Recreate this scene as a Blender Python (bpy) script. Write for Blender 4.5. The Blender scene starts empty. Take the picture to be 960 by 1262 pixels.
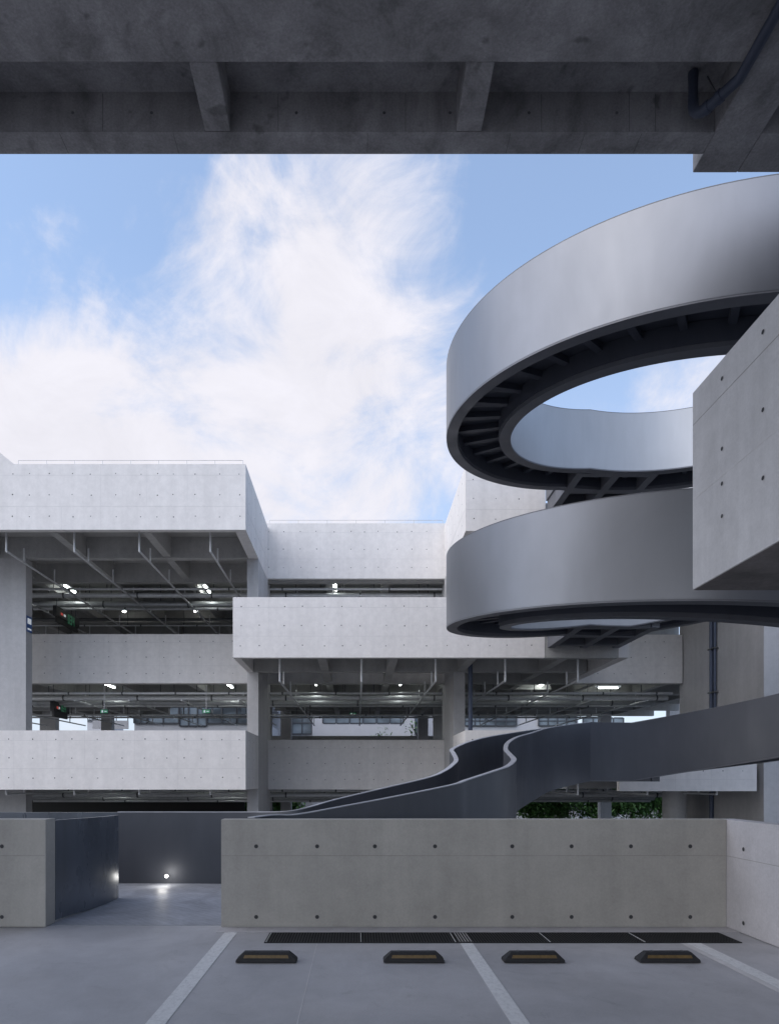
import bpy, math, random
from mathutils import Vector, Matrix
random.seed(7)
R = math.radians
sc = bpy.context.scene
COL = sc.collection
EYE = 1.7                      # camera height above the parking deck; "h" below means height relative to the eye

# ------------------------------------------------------------------ materials
def new_mat(name):
    m = bpy.data.materials.new(name); m.use_nodes = True
    nt = m.node_tree
    b = nt.nodes['Principled BSDF']
    return m, nt, b
def N(nt, t, **kw):
    n = nt.nodes.new(t)
    for k, v in kw.items():
        if k in n.inputs.keys(): n.inputs[k].default_value = v
        else: setattr(n, k, v)
    return n
def L(nt, a, b): nt.links.new(a, b)
def noise(nt, pos, scale, detail=4, rough=.55, stretch=None, dist=0):
    if stretch:
        mp = N(nt, 'ShaderNodeMapping'); mp.inputs['Scale'].default_value = stretch
        L(nt, pos, mp.inputs['Vector']); pos = mp.outputs['Vector']
    n = N(nt, 'ShaderNodeTexNoise', Scale=scale, Detail=detail, Roughness=rough, Distortion=dist)
    L(nt, pos, n.inputs['Vector'])
    return n.outputs['Fac']
def ramp(nt, fac, lo, hi, a=0., b=1.):
    r = N(nt, 'ShaderNodeMapRange'); r.inputs['From Min'].default_value = lo; r.inputs['From Max'].default_value = hi
    r.inputs['To Min'].default_value = a; r.inputs['To Max'].default_value = b
    L(nt, fac, r.inputs['Value']); return r.outputs['Result']
def mul(nt, a, b, op='MULTIPLY'):
    n = N(nt, 'ShaderNodeMath', operation=op)
    for i, v in enumerate((a, b)):
        if isinstance(v, (int, float)): n.inputs[i].default_value = v
        else: L(nt, v, n.inputs[i])
    return n.outputs[0]
def scalecol(nt, col, fac):
    v = N(nt, 'ShaderNodeVectorMath', operation='SCALE'); v.inputs[0].default_value = col
    L(nt, fac, v.inputs['Scale']); return v.outputs[0]
def bump(nt, b, fac, strength, dist):
    n = N(nt, 'ShaderNodeBump', Strength=strength, Distance=dist)
    L(nt, fac, n.inputs['Height']); L(nt, n.outputs['Normal'], b.inputs['Normal'])

def concrete(name, col, var=.16, streak=.12, rough=.85, speck=.1, stain=0.0, bmp=.15, spots=0):
    m, nt, b = new_mat(name)
    pos = N(nt, 'ShaderNodeNewGeometry').outputs['Position']
    f = ramp(nt, noise(nt, pos, .55, 6, .6, dist=.4), .3, .7, 1-var, 1+var)
    s = ramp(nt, noise(nt, pos, 1., 4, .6, (2.6, 2.6, .16)), .35, .7, 1+streak*.5, 1-streak)
    g = ramp(nt, noise(nt, pos, 38., 3, .7), .3, .7, 1-speck, 1+speck)
    tot = mul(nt, mul(nt, f, s), g)
    k = ramp(nt, noise(nt, pos, 5.5, 5, .65), .35, .68, 1.04, .94)
    tot = mul(nt, tot, k)
    if stain:
        d = ramp(nt, noise(nt, pos, 1.1, 7, .7, (1, 1, .55), 1.2), .5, .72, 1, 1-stain)
        tot = mul(nt, tot, d)
    if spots:
        d = ramp(nt, noise(nt, pos, 4.3, 2, .5), .66, .74, 1, 1-spots)
        tot = mul(nt, tot, d)
    L(nt, scalecol(nt, col, tot), b.inputs['Base Color'])
    b.inputs['Roughness'].default_value = rough
    bump(nt, b, noise(nt, pos, 60., 5, .7), bmp, .01)
    return m
def metal(name, col, metallic, rough, var=.2, streak=.1, bm=.05, rv=.08):
    m, nt, b = new_mat(name)
    pos = N(nt, 'ShaderNodeNewGeometry').outputs['Position']
    f = ramp(nt, noise(nt, pos, .7, 5, .6, (1, 1, .5), .8), .3, .7, 1-var, 1+var)
    s = ramp(nt, noise(nt, pos, 3., 4, .6, (2, 2, .2)), .3, .7, 1+streak*.4, 1-streak)
    L(nt, scalecol(nt, col, mul(nt, f, s)), b.inputs['Base Color'])
    b.inputs['Metallic'].default_value = metallic
    L(nt, ramp(nt, noise(nt, pos, 1.6, 5, .6, (1, 1, .4)), .3, .7, rough-rv, rough+rv), b.inputs['Roughness'])
    bump(nt, b, noise(nt, pos, 1.3, 2, .5), bm, .05)
    return m
def plain(name, col, rough=.6, metallic=0., var=.1, scale=6.):
    m, nt, b = new_mat(name)
    pos = N(nt, 'ShaderNodeNewGeometry').outputs['Position']
    f = ramp(nt, noise(nt, pos, scale, 4, .6), .3, .7, 1-var, 1+var)
    L(nt, scalecol(nt, col, f), b.inputs['Base Color'])
    b.inputs['Roughness'].default_value = rough; b.inputs['Metallic'].default_value = metallic
    return m
def emit(name, col, strength):
    m, nt, b = new_mat(name)
    b.inputs['Base Color'].default_value = (*col, 1)
    b.inputs['Emission Color'].default_value = (*col, 1); b.inputs['Emission Strength'].default_value = strength
    return m

M = {}
M['band'] = concrete('fair_faced_concrete', (.72, .695, .68), .025, .06, speck=.02, stain=.02)
M['hole'] = plain('tie_hole_dark', (.05, .05, .055), .9)
M['plug'] = plain('tie_hole_plug', (.22, .22, .22), .9)
M['joint'] = plain('joint_line', (.58, .565, .565), .9)
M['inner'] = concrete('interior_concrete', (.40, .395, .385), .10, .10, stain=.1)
M['pier'] = concrete('pier_concrete', (.46, .455, .46), .06, .08, speck=.06)
M['wall'] = concrete('low_wall_concrete', (.405, .388, .358), .08, .10, speck=.06, stain=.08)
M['wall_joint'] = plain('low_wall_joint', (.27, .262, .245), .9)
M['side'] = concrete('side_wall_concrete', (.50, .485, .50), .06, .10, speck=.07, stain=.07)
M['block'] = concrete('block_concrete', (.57, .56, .565), .07, .13, speck=.05, stain=.10)
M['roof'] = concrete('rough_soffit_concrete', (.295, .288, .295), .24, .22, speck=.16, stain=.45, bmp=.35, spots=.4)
M['form_line'] = plain('formwork_line', (.11, .11, .115), .9, 0, .3)
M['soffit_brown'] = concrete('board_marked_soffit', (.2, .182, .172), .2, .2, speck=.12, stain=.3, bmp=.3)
M['ring'] = metal('brushed_steel_panel', (.205, .214, .236), .72, .43, .06, .02, .018, .04)
M['ring_in'] = metal('steel_inner_sky_sheen', (.40, .41, .43), .55, .46, .06, .03, .018, .04)  # same steel with a lighter base that carries the inner wall's sky reflection
M['ramp'] = metal('steel_dim_reflection', (.09, .095, .112), .4, .45, .10, .05)  # same spiral steel, darkened: the lower walls' dim reflection put into the colour
M['rib'] = metal('dark_painted_steel', (.135, .14, .16), .15, .5, .15, .05)
M['rib_dark'] = metal('dark_navy_steel', (.075, .082, .105), .15, .5, .15, .05)
M['seam'] = plain('panel_seam', (.19, .195, .21), .6, .3)
M['panel'] = metal('blue_grey_gloss_steel', (.15, .168, .20), .35, .28, .2, .12)
M['cap'] = plain('pale_edge_strip', (.42, .43, .47), .5, .3)
M['pipe_grey'] = plain('galvanised_pipe', (.66, .67, .68), .45, .25)
M['pipe_dark'] = plain('dark_pipe', (.12, .125, .13), .5, .3)
M['pipe_mid'] = plain('grey_pipe', (.45, .46, .47), .4, .4)
M['pipe_blue'] = plain('blue_grey_pipe', (.075, .095, .15), .45, .1)
M['pipe_navy'] = plain('dark_navy_pipe', (.045, .055, .085), .55, .1)
M['rail'] = plain('thin_steel_rail', (.5, .5, .52), .4, .6)
M['tube'] = emit('fluorescent_tube', (.93, 1, .96), 20)
M['spot'] = emit('led_lamp', (1, 1, .96), 30)
M['sign_box'] = plain('sign_box_black', (.025, .026, .028), .5)
M['sign_green'] = emit('sign_green', (.08, .33, .18), .12)
M['sign_white'] = emit('sign_white', (.8, .85, .9), .3)
M['sign_red'] = emit('sign_red', (.6, .08, .06), .4)
M['sign_blue'] = plain('sign_blue', (.06, .13, .33), .5)
M['rubber'] = concrete('black_rubber', (.017, .017, .019), .25, .1, rough=.72, speck=.35)
M['amber'] = plain('amber_reflector', (.15, .098, .035), .45, 0, .25, 30)
M['grate'] = plain('blackened_grate', (.03, .031, .034), .45, .5)
M['pit'] = plain('drain_pit', (.012, .012, .013), .9)
M['frame'] = plain('dark_window_frame', (.07, .075, .085), .45, .3)
M['render'] = plain('pale_render', (.5, .5, .52), .9, 0, .05, 1.)
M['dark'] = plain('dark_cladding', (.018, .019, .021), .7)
M['leaf'] = plain('leaf', (.12, .24, .07), .55, 0, .5, 3.)
M['bark'] = plain('bark', (.09, .07, .055), .9, 0, .3)
M['ground'] = concrete('courtyard_paving', (.2, .2, .2), .1, .0)
def glass_mat():
    m, nt, b = new_mat('window_glass')
    pos = N(nt, 'ShaderNodeNewGeometry').outputs['Position']
    f = ramp(nt, noise(nt, pos, .35, 3, .5, (1, 1, 1.8)), .38, .62, .4, 1.5)
    L(nt, scalecol(nt, (.19, .225, .255), f), b.inputs['Base Color'])
    b.inputs['Roughness'].default_value = .07; b.inputs['Metallic'].default_value = .25
    return m
M['glass'] = glass_mat()
def floor_mat():
    m, nt, b = new_mat('sealed_concrete_floor')
    pos = N(nt, 'ShaderNodeNewGeometry').outputs['Position']
    f = ramp(nt, noise(nt, pos, .5, 7, .62, dist=.6), .3, .7, .82, 1.16)
    g = ramp(nt, noise(nt, pos, 3.2, 6, .7, (1, .6, 1), .8), .35, .7, 1.05, .92)
    sp = ramp(nt, noise(nt, pos, 55., 3, .7), .25, .75, .93, 1.07)
    dk = ramp(nt, noise(nt, pos, 2.1, 8, .75, dist=1.5), .57, .74, 1, .76)
    L(nt, scalecol(nt, (.42, .415, .43), mul(nt, mul(nt, f, g), mul(nt, sp, dk))), b.inputs['Base Color'])
    L(nt, ramp(nt, noise(nt, pos, 1.7, 6, .65, dist=.8), .3, .7, .38, .62), b.inputs['Roughness'])
    bump(nt, b, noise(nt, pos, 14., 6, .7), .05, .01)
    return m
M['floor'] = floor_mat()
def ramp_floor_mat():
    m, nt, b = new_mat('trowelled_ramp_floor')
    pos = N(nt, 'ShaderNodeNewGeometry').outputs['Position']
    f = ramp(nt, noise(nt, pos, 1.6, 7, .65, dist=1.2), .3, .7, .7, 1.25)
    w = N(nt, 'ShaderNodeTexWave', wave_type='BANDS', bands_direction='DIAGONAL', Scale=5., Distortion=5., Detail=3)
    L(nt, pos, w.inputs['Vector'])
    g = ramp(nt, w.outputs['Fac'], 0, 1, .93, 1.05)
    L(nt, scalecol(nt, (.33, .34, .375), mul(nt, f, g)), b.inputs['Base Color'])
    L(nt, ramp(nt, noise(nt, pos, 4., 5, .65), .3, .7, .42, .6), b.inputs['Roughness'])
    bump(nt, b, w.outputs['Fac'], .06, .01)
    return m
M['ramp_floor'] = ramp_floor_mat()
def paint_mat():
    m, nt, b = new_mat('worn_white_line_paint')
    pos = N(nt, 'ShaderNodeNewGeometry').outputs['Position']
    w = noise(nt, pos, 26., 8, .85, (1, .6, 1))
    mix = N(nt, 'ShaderNodeMix', data_type='RGBA'); L(nt, ramp(nt, w, .45, .7), mix.inputs['Factor'])
    mix.inputs['A'].default_value = (.72, .72, .72, 1); mix.inputs['B'].default_value = (.5, .5, .505, 1)
    L(nt, mix.outputs['Result'], b.inputs['Base Color']); b.inputs['Roughness'].default_value = .7
    return m
M['paint'] = paint_mat()

# ------------------------------------------------------------------ mesh helper
class MB:
    def __init__(s): s.v = []; s.f = []; s.mi = []; s.mats = []
    def slot(s, m):
        if m not in s.mats: s.mats.append(m)
        return s.mats.index(m)
    def add(s, vs, fs, m):
        o = len(s.v); k = s.slot(m); s.v += [tuple(v) for v in vs]
        for f in fs: s.f.append(tuple(i+o for i in f)); s.mi.append(k)
    def box(s, x0, x1, y0, y1, z0, z1, m):
        vs = [(x, y, z) for z in (z0, z1) for y in (y0, y1) for x in (x0, x1)]
        s.add(vs, [(0, 2, 3, 1), (4, 5, 7, 6), (0, 1, 5, 4), (2, 6, 7, 3), (0, 4, 6, 2), (1, 3, 7, 5)], m)
    def quad(s, pts, m): s.add(pts, [tuple(range(len(pts)))], m)
    def tube(s, pts, r, m, n=10, caps=True):
        pts = [Vector(p) for p in pts]; rings = []
        for i, p in enumerate(pts):
            t = (pts[min(i+1, len(pts)-1)]-pts[max(i-1, 0)]).normalized()
            u = t.cross(Vector((0, 0, 1)))
            if u.length < 1e-3: u = t.cross(Vector((1, 0, 0)))
            u.normalize(); w = t.cross(u)
            rings.append([p+(u*math.cos(a)+w*math.sin(a))*r for a in [2*math.pi*k/n for k in range(n)]])
        vs = [q for rg in rings for q in rg]; fs = []
        for i in range(len(pts)-1):
            for k in range(n):
                fs.append((i*n+k, i*n+(k+1) % n, (i+1)*n+(k+1) % n, (i+1)*n+k))
        if caps: fs.append(tuple(range(n))[::-1]); fs.append(tuple((len(pts)-1)*n+k for k in range(n)))
        s.add(vs, fs, m)
    def disc(s, c, nrm, r, m, n=12):
        nrm = Vector(nrm).normalized(); u = nrm.cross(Vector((0, 0, 1))).normalized() if abs(nrm.z) < .9 else Vector((1, 0, 0)); w = nrm.cross(u)
        s.add([Vector(c)+(u*math.cos(2*math.pi*k/n)+w*math.sin(2*math.pi*k/n))*r for k in range(n)], [tuple(range(n))], m)
    def strip(s, rows, m, closed=False):
        """rows: list of cross sections (lists of points); lofts them as a closed profile"""
        n = len(rows[0]); vs = [p for r in rows for p in r]; fs = []
        for i in range(len(rows)-1):
            for k in range(n):
                fs.append((i*n+k, i*n+(k+1) % n, (i+1)*n+(k+1) % n, (i+1)*n+k))
        fs.append(tuple(range(n))[::-1]); fs.append(tuple((len(rows)-1)*n+k for k in range(n)))
        s.add(vs, fs, m)
    def build(s, name, parent=None, origin=None, smooth=False, bevel=0):
        if origin is None: origin = parent.location if parent is not None and 'part_of' not in parent else Vector((0, 0, 0))
        origin = Vector(origin)
        me = bpy.data.meshes.new(name)
        me.from_pydata([Vector(v)-origin for v in s.v], [], s.f)
        for m in s.mats: me.materials.append(M[m] if isinstance(m, str) else m)
        me.polygons.foreach_set('material_index', s.mi)
        me.validate(); me.update()
        import bmesh
        bm = bmesh.new(); bm.from_mesh(me); bmesh.ops.recalc_face_normals(bm, faces=bm.faces)
        bm.to_mesh(me); bm.free()
        if smooth:
            me.polygons.foreach_set('use_smooth', [True]*len(me.polygons))
            try: me.set_sharp_from_angle(angle=R(35))
            except Exception: pass
        o = bpy.data.objects.new(name, me); COL.objects.link(o)
        if parent is None: o.location = origin
        else:
            o.parent = parent
        if bevel:
            b = o.modifiers.new('bevel', 'BEVEL'); b.width = bevel; b.segments = 2; b.limit_method = 'ANGLE'
        return o
def tag(o, label, cat, group=None):
    o['label'] = label; o['category'] = cat
    if group: o['group'] = group
    return o
def thing(name, loc, label, cat, group=None):
    o = bpy.data.objects.new(name, None); COL.objects.link(o); o.location = loc; o.empty_display_size = .3
    return tag(o, label, cat, group)
def dup(root, loc, label=None):
    r = root.copy(); COL.objects.link(r); r.location = loc
    if label: r['label'] = label
    for ch in list(root.children):
        c = ch.copy(); COL.objects.link(c); c.parent = r
        for g in list(ch.children):
            d = g.copy(); COL.objects.link(d); d.parent = c
    return r
def sub(mb, name, part, root):        # a sub-part: vertices relative to the root's location as its part's are
    o = mb.build(name, part, origin=root.location); return o
def struct(o): o['kind'] = 'structure'; return o
def W(h): return h+EYE

# ------------------------------------------------------------------ ground and decks
g = MB(); g.quad([(-700, -700, W(-3.85)), (700, -700, W(-3.85)), (700, 900, W(-3.85)), (-700, 900, W(-3.85))], 'ground')
struct(g.build('ground'))
g = MB(); g.box(-24, 4.47, -13, 8.0, -.32, 0, 'floor')
# saw-cut joints in the slab
for x in (-.42,): g.box(x, x+.006, -6, 7.12, .0, .0015, 'joint')
struct(g.build('parking_floor'))
g = MB()
pl = [(-6.0, 8.004), (4.2, 8.004), (4.2, 8.75), (-.7, 8.95), (-.35, 11.2), (-1.0, 11.3), (-6.0, 11.3)]
g.add([(x, y, -.3) for x, y in pl]+[(x, y, .004) for x, y in pl],
      [tuple(range(7, 14))]+[tuple(range(7))[::-1]]+[(i, (i+1) % 7, 7+(i+1) % 7, 7+i) for i in range(7)], 'ramp_floor')
struct(g.build('landing_floor'))

# ------------------------------------------------------------------ helpers for fair-faced bands
def holes_front(mb, x0, x1, y, z0, z1, rows=(.2, .53, .85), step=(.52, .82), r=.019, mat='hole', off=.003, margin=.25, seed=0):
    rnd = random.Random(seed)
    x = x0+margin; xs = []
    while x < x1-margin*.6: xs.append(x); x += rnd.uniform(*step)
    for x in xs:
        for q in rows:
            mb.disc((x+rnd.uniform(-.02, .02), y-off, z0+(z1-z0)*q+rnd.uniform(-.015, .015)), (0, -1, 0), r*rnd.uniform(.85, 1.15), mat if rnd.random() < .75 else 'plug', 8)
def joints_front(mb, x0, x1, y, z0, z1, qs=(.355, .83), vstep=1.5, seed=0, t=.004, mat='joint'):
    rnd = random.Random(seed+99)
    for q in qs:
        z = z0+(z1-z0)*q; mb.box(x0+.005, x1-.005, y-.002, y+.01, z-t, z+t, mat)
    x = x0+rnd.uniform(.9, 1.9)
    while x < x1-.4:
        a, b = (0, 1) if rnd.random() < .45 else ((0, qs[0]) if rnd.random() < .5 else (qs[0], 1))
        mb.box(x-t*.6, x+t*.6, y-.0023, y+.01, z0+(z1-z0)*a+.01, z0+(z1-z0)*b-.01, mat); x += rnd.uniform(1.0, 2.4)
def band(parent, x0, x1, y, h0, h1, t=.22, name='parapet', seed=0, mat='band', **kw):
    mb = MB(); z0, z1 = W(h0), W(h1)
    mb.box(x0, x1, y, y+t, z0, z1, mat)
    holes_front(mb, x0, x1, y, z0, z1, seed=seed, **kw); joints_front(mb, x0, x1, y, z0, z1, seed=seed)
    return mb.build(name, parent)
def side_band(parent, xa, xb, y0, y1, h0, h1, face, name='parapet', seed=0, mat='band'):
    mb = MB(); z0, z1 = W(h0), W(h1); mb.box(xa, xb, y0, y1, z0, z1, mat)
    x = xb+.003 if face > 0 else xa-.003
    y = y0+.5
    rnd = random.Random(seed)
    while y < y1-.2:
        for q in (.2, .53, .85): mb.disc((x, y, z0+(z1-z0)*q), (face, 0, 0), .022, 'hole', 8)
        y += rnd.uniform(.8, 1.3)
    for q in (.355,): 
        z = z0+(z1-z0)*q; mb.box(x-.004 if face > 0 else x-.001, x+.001 if face > 0 else x+.004, y0+.01, y1-.01, z-.004, z+.004, 'joint')
    return mb.build(name, parent)

# ------------------------------------------------------------------ the car park across the courtyard
DF, DP, DB, DE = 21.9, 24.75, 27.4, 42.0
park = thing('car_park', (0, 27.4, W(-3.85)), 'pale fair-faced concrete car park with open decks around the courtyard', 'building')
XL, XR = -3.57, 3.5
TH = .22
# roof parapets
band(park, -20.0, XL, DF, 8.05, 10.16, name='roof_parapet', seed=1)
side_band(park, XL-.36, XL, DF+TH, DB, 8.05, 10.16, 1, 'roof_parapet', 2)
band(park, XL-TH, XR+TH, DB, 8.11, 10.33, name='roof_parapet', seed=3)
side_band(park, XR, XR+.36, 22.0+TH, DB, 8.05, 10.2, -1, 'roof_parapet', 4)
band(park, XR, 6.07, 22.0, 8.05, 10.0, name='roof_parapet', seed=5)
band(park, 8.4, 13.1, 22.0, 8.05, 10.0, name='roof_parapet', seed=6)
# projecting roof block on the far left
mb = MB()
v = [(x, y, W(h)) for y in (DF, DF+TH) for x, h in ((-20, 10.163), (-11.0, 10.163), (-12.3, 11.22), (-20, 11.22))]
mb.add(v, [(0, 1, 2, 3), (7, 6, 5, 4), (0, 4, 5, 1), (1, 5, 6, 2), (2, 6, 7, 3), (3, 7, 4, 0)], 'band'); mb.build('sloped_parapet', park)
# upper deck
band(park, -20, XL-.45, DB, 3.91, 5.88, name='deck_parapet', seed=7)
band(park, -3.96, 5.99, 21.8, 3.93, 5.86, name='balcony_parapet', seed=8)
side_band(park, -3.96, -3.96+TH, 21.8+TH, DP, 3.93, 5.86, -1, 'balcony_parapet', 9)
mb = MB(); mb.box(8.35, 8.68, 21.8, DB, W(3.93), W(4.72), 'band'); mb.build('balcony_parapet', park)
mb = MB(); mb.box(5.99, 8.35, 21.82, 22.1, W(3.93), W(4.6), 'inner'); mb.build('landing_edge_beam', park)
band(park, 8.7, 13.05, DB, 3.91, 5.86, name='deck_parapet', seed=10)
band(park, 3.95, 8.4, DB+2.2, 3.95, 5.4, name='inner_parapet', seed=10, mat='inner')
# lower deck
band(park, -20, XL, DF, -.29, 1.61, name='deck_parapet', seed=11)
side_band(park, XL-TH, XL, DF+TH, DP, -.29, 1.61, 1, 'deck_parapet', 12)
band(park, XL, XR, DB-.01, -.36, 1.63, name='deck_parapet', seed=13)
band(park, XR-.02, 6.0, 22.0, -.32, 1.62, name='deck_parapet', seed=14)
side_band(park, XR-.02, XR-.02+TH, 22.0+TH, DP, -.32, 1.62, -1, 'deck_parapet', 15)
band(park, 8.45, 12.87, 22.0, -.34, .72, name='deck_parapet', seed=16, rows=(.62,), step=(.58, .66))
band(park, -16, 16, DE, .2, 2.75, name='rear_parapet', seed=17, mat='inner')
# slabs
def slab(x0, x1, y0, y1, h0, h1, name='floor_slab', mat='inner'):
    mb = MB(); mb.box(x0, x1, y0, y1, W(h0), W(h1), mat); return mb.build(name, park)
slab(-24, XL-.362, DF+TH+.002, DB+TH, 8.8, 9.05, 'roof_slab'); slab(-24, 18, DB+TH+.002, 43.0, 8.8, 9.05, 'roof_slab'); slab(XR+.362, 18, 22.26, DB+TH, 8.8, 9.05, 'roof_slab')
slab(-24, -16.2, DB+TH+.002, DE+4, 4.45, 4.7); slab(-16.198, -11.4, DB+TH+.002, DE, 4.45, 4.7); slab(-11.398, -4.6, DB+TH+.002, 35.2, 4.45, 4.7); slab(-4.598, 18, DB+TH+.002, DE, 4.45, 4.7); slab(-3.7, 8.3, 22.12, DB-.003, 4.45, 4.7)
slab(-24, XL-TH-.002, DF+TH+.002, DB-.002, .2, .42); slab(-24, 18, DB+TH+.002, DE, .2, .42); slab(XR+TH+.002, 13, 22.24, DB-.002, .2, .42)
# beams
def beam(x0, x1, y0, y1, h0, h1, mat='inner'):
    mb = MB(); mb.box(x0, x1, y0, y1, W(h0), W(h1), mat); return mb.build('beam', park)
GRID = (24.67, 27.68, 31.2, 34.7, 38.2, 41.4)
DX_L = (-23.0, -19.2, -16.1, -13.0, -9.9, -6.85, -3.795-.3)
DX_C = (-1.15, 1.2)
DX_R = (3.75, 6.7, 9.7, 12.7, 15.6)
for lev, hb, ht, full in ((0, 8.05, 8.8, 'roof'), (1, 3.93, 4.45, 'mid'), (2, -.29, .2, 'low')):
    for i, y in enumerate(GRID):
        w = .31
        if i == 0:
            if full == 'roof': beam(-24, XL-.363, y, y+w, hb+.002, ht-.002); beam(XR+.363, 18, y, y+w, hb+.002, ht-.002)
            if full == 'mid': beam(-3.70, 8.3, y, y+w, hb+.002, ht-.002)
            if full == 'low': beam(-24, XL-TH-.003, y, y+w, hb+.002, ht-.002); beam(XR+TH+.003, 13, y, y+w, hb+.002, ht-.002)
        elif full == 'mid' and y > 35: beam(-24, -11.4, y, y+w, hb+.004, ht-.002); beam(-4.6, 18, y, y+w, hb+.004, ht-.002)
        else: beam(-24, 18, y, y+w, hb+.004, ht-.002)
    for xs in (DX_L, DX_C, DX_R):
        for x in xs:
            if full != 'mid' and x in (-3.795-.3, 3.75): continue
            spans = []
            front = (full == 'roof' and xs is not DX_C) or (full == 'low' and xs is not DX_C) or (full == 'mid' and (xs is DX_C or x in (3.75, 6.7)))
            if front: spans.append((22.27, GRID[0]-.003)); spans.append((GRID[0]+.313, DB-.004))
            for a, b in zip(GRID[1:-1], GRID[2:]):
                if not (full == 'mid' and a > 34 and -11.4 < x < -4.6): spans.append((a+.313, b-.003))
            for a, b in spans: beam(x-.14, x+.14, a, b, hb+.03, ht-.004)
# piers, columns, walls
def column(x0, x1, y0, y1, h0=-3.85, h1=8.8, mat='pier', name='column'):
    mb = MB(); mb.box(x0, x1, y0, y1, W(h0), W(h1), mat); return mb.build(name, park)
column(XL-.41, XL-.002, DP, DB-.02, h1=3.93, name='pier'); column(XL-.41, XL-.225, DP, DB-.02, 3.935, 8.04, name='pier'); 
column(XL-.222, XL-.002, DP, DB-.02, 3.935, 8.04, name='pier')
column(XR+.002, XR+.41, DP, DB-.02, h1=3.93, name='pier'); column(XR+.002, XR+.41, DP, DB-.02, 3.935, 8.04, name='pier')
column(-15.0, -11.98, 24.72, 25.2, h1=8.05)
column(13.1, 18.0, 22.0, 27.75, h1=10.0, name='end_wall')
for x, y, hw in ((-18.7, 41.3, .48), (-15.15, 41.3, .32), (-4.3, 41.3, .32), (-4.6, 34.6, .25), (4.2, 34.6, .3), (4.0, 41.3, .3), (15.05, 41.3, .33), (19.3, 41.3, .4)):
    column(x-hw, x+hw, y, y+.5, h1=8.04)
mb = MB(); mb.tube([(11.75, 25.3, W(-3.85)), (11.75, 25.3, W(.2))], .42, 'pier', 24); mb.build('round_column', park, smooth=True)
mb = MB(); mb.tube([(XL-.35, 28.15, W(-3.85)), (XL-.35, 28.15, W(8.04))], .34, 'pier', 24); mb.build('round_column', park, smooth=True)
mb = MB(); mb.tube([(XR+.35, 28.15, W(-3.85)), (XR+.35, 28.15, W(8.04))], .34, 'pier', 24); mb.build('round_column', park, smooth=True)
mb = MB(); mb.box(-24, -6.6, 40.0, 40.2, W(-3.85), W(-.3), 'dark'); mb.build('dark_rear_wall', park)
mb = MB(); mb.box(-24, 18, 42.7, 42.9, W(4.72), W(8.79), 'inner'); mb.build('rear_wall', park)
# pipes
def pipe(pts, r, mat='pipe_grey', name='pipe', smooth=True):
    mb = MB(); mb.tube([(x, y, W(h)) for x, y, h in pts], r, mat, 10); return mb, name
def run_x(x0, x1, y, h, r, mat, ceil, step=3.1):
    mb = MB(); mb.tube([(x0, y, W(h)), (x1, y, W(h))], r, mat, 10)
    x = x0+.9
    while x < x1:
        mb.tube([(x, y, W(h)), (x, y, W(ceil))], .016, 'pipe_dark', 6)
        mb.tube([(x+.6, y, W(h)), (x+.66, y, W(h))], r*1.18, 'pipe_dark', 10); x += step
    mb.build('pipe', park, smooth=True)
def run_y(x, y0, y1, h, r, mat, ceil, step=2.4):
    mb = MB(); mb.tube([(x, y0, W(h)), (x, y1, W(h))], r, mat, 8)
    if y0 < 23: mb.tube([(x, y0, W(h)), (x, y0, W(ceil))], r, mat, 8)
    y = y0+1.2
    while y < y1:
        mb.tube([(x, y, W(h)), (x, y, W(h+.5))], .028, mat, 6); y += step
    mb.build('sprinkler_pipe', park, smooth=True)
for ceil, base, y_front in ((8.8, 7.6, 22.5), (4.45, 3.3, 22.5), (.2, -.62, 22.5)):
    low = base < 0
    run_x(-20, 13, 28.6, base+.16 if not low else -.6, .10, 'pipe_grey', ceil)
    run_x(-20, 13, 29.9, base+.12 if not low else -.74, .13, 'pipe_mid', ceil, 3.7)
    run_x(-20, 13, 30.3, base+.02 if not low else -.9, .06, 'pipe_grey', ceil, 4.1)
    run_x(-20, 13, 32.8, base-.15 if not low else -.8, .035, 'pipe_grey', ceil, 2.7)
    run_x(-20, 13, 28.15, base+.3 if not low else -.42, .05, 'pipe_grey', ceil, 2.2)
    run_x(-20, 13, 31.0, base+.25 if not low else -.55, .045, 'pipe_grey', ceil, 3.4)
    run_x(-20, 13, 36.2, base+.05 if not low else -.6, .05, 'pipe_grey', ceil, 3.3)
    for x in (-18.6, -16.3, -14.0, -11.6, -9.35, -7.2, -4.85, -2.55, .15, 2.6, 4.9, 7.3, 9.6, 11.9):
        yf = 22.6
        if ceil > 8 and -3.6 < x < 3.5: yf = 28.0
        if 4 < ceil < 8 and not (-3.6 < x < 8.4): yf = 28.0
        if low and -3.6 < x < 3.5: yf = 28.0
        run_y(x, yf, 41, base if not low else -.45, .035, 'pipe_grey', ceil)
# conduits / cable tray pieces
for ceil, base in ((8.8, 7.9), (4.45, 3.62)):
    mb = MB(); mb.box(-20, 13, 33.4, 33.7, W(base-.02), W(base+.06), 'pipe_dark'); mb.build('cable_tray', park)
# hanging rods for the exit lamps under the mid slab
# downpipes
mb = MB(); mb.tube([(13.02, 25.1, W(-3.85)), (13.02, 25.1, W(8.0))], .075, 'pipe_blue', 12)
mb.tube([(13.02, 24.85, W(.4)), (13.02, 24.85, W(8.0))], .045, 'pipe_blue', 10)
for h in (1.6, 3.2, 4.8, 6.4): mb.box(12.93, 13.098, 24.75, 25.22, W(h), W(h+.05), 'pipe_dark')
mb.build('downpipe', park, smooth=True)
mb = MB(); mb.tube([(4.03, 24.3, W(.45)), (4.03, 24.3, W(4.4))], .08, 'pipe_blue', 12); mb.build('downpipe', park, smooth=True)
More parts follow.
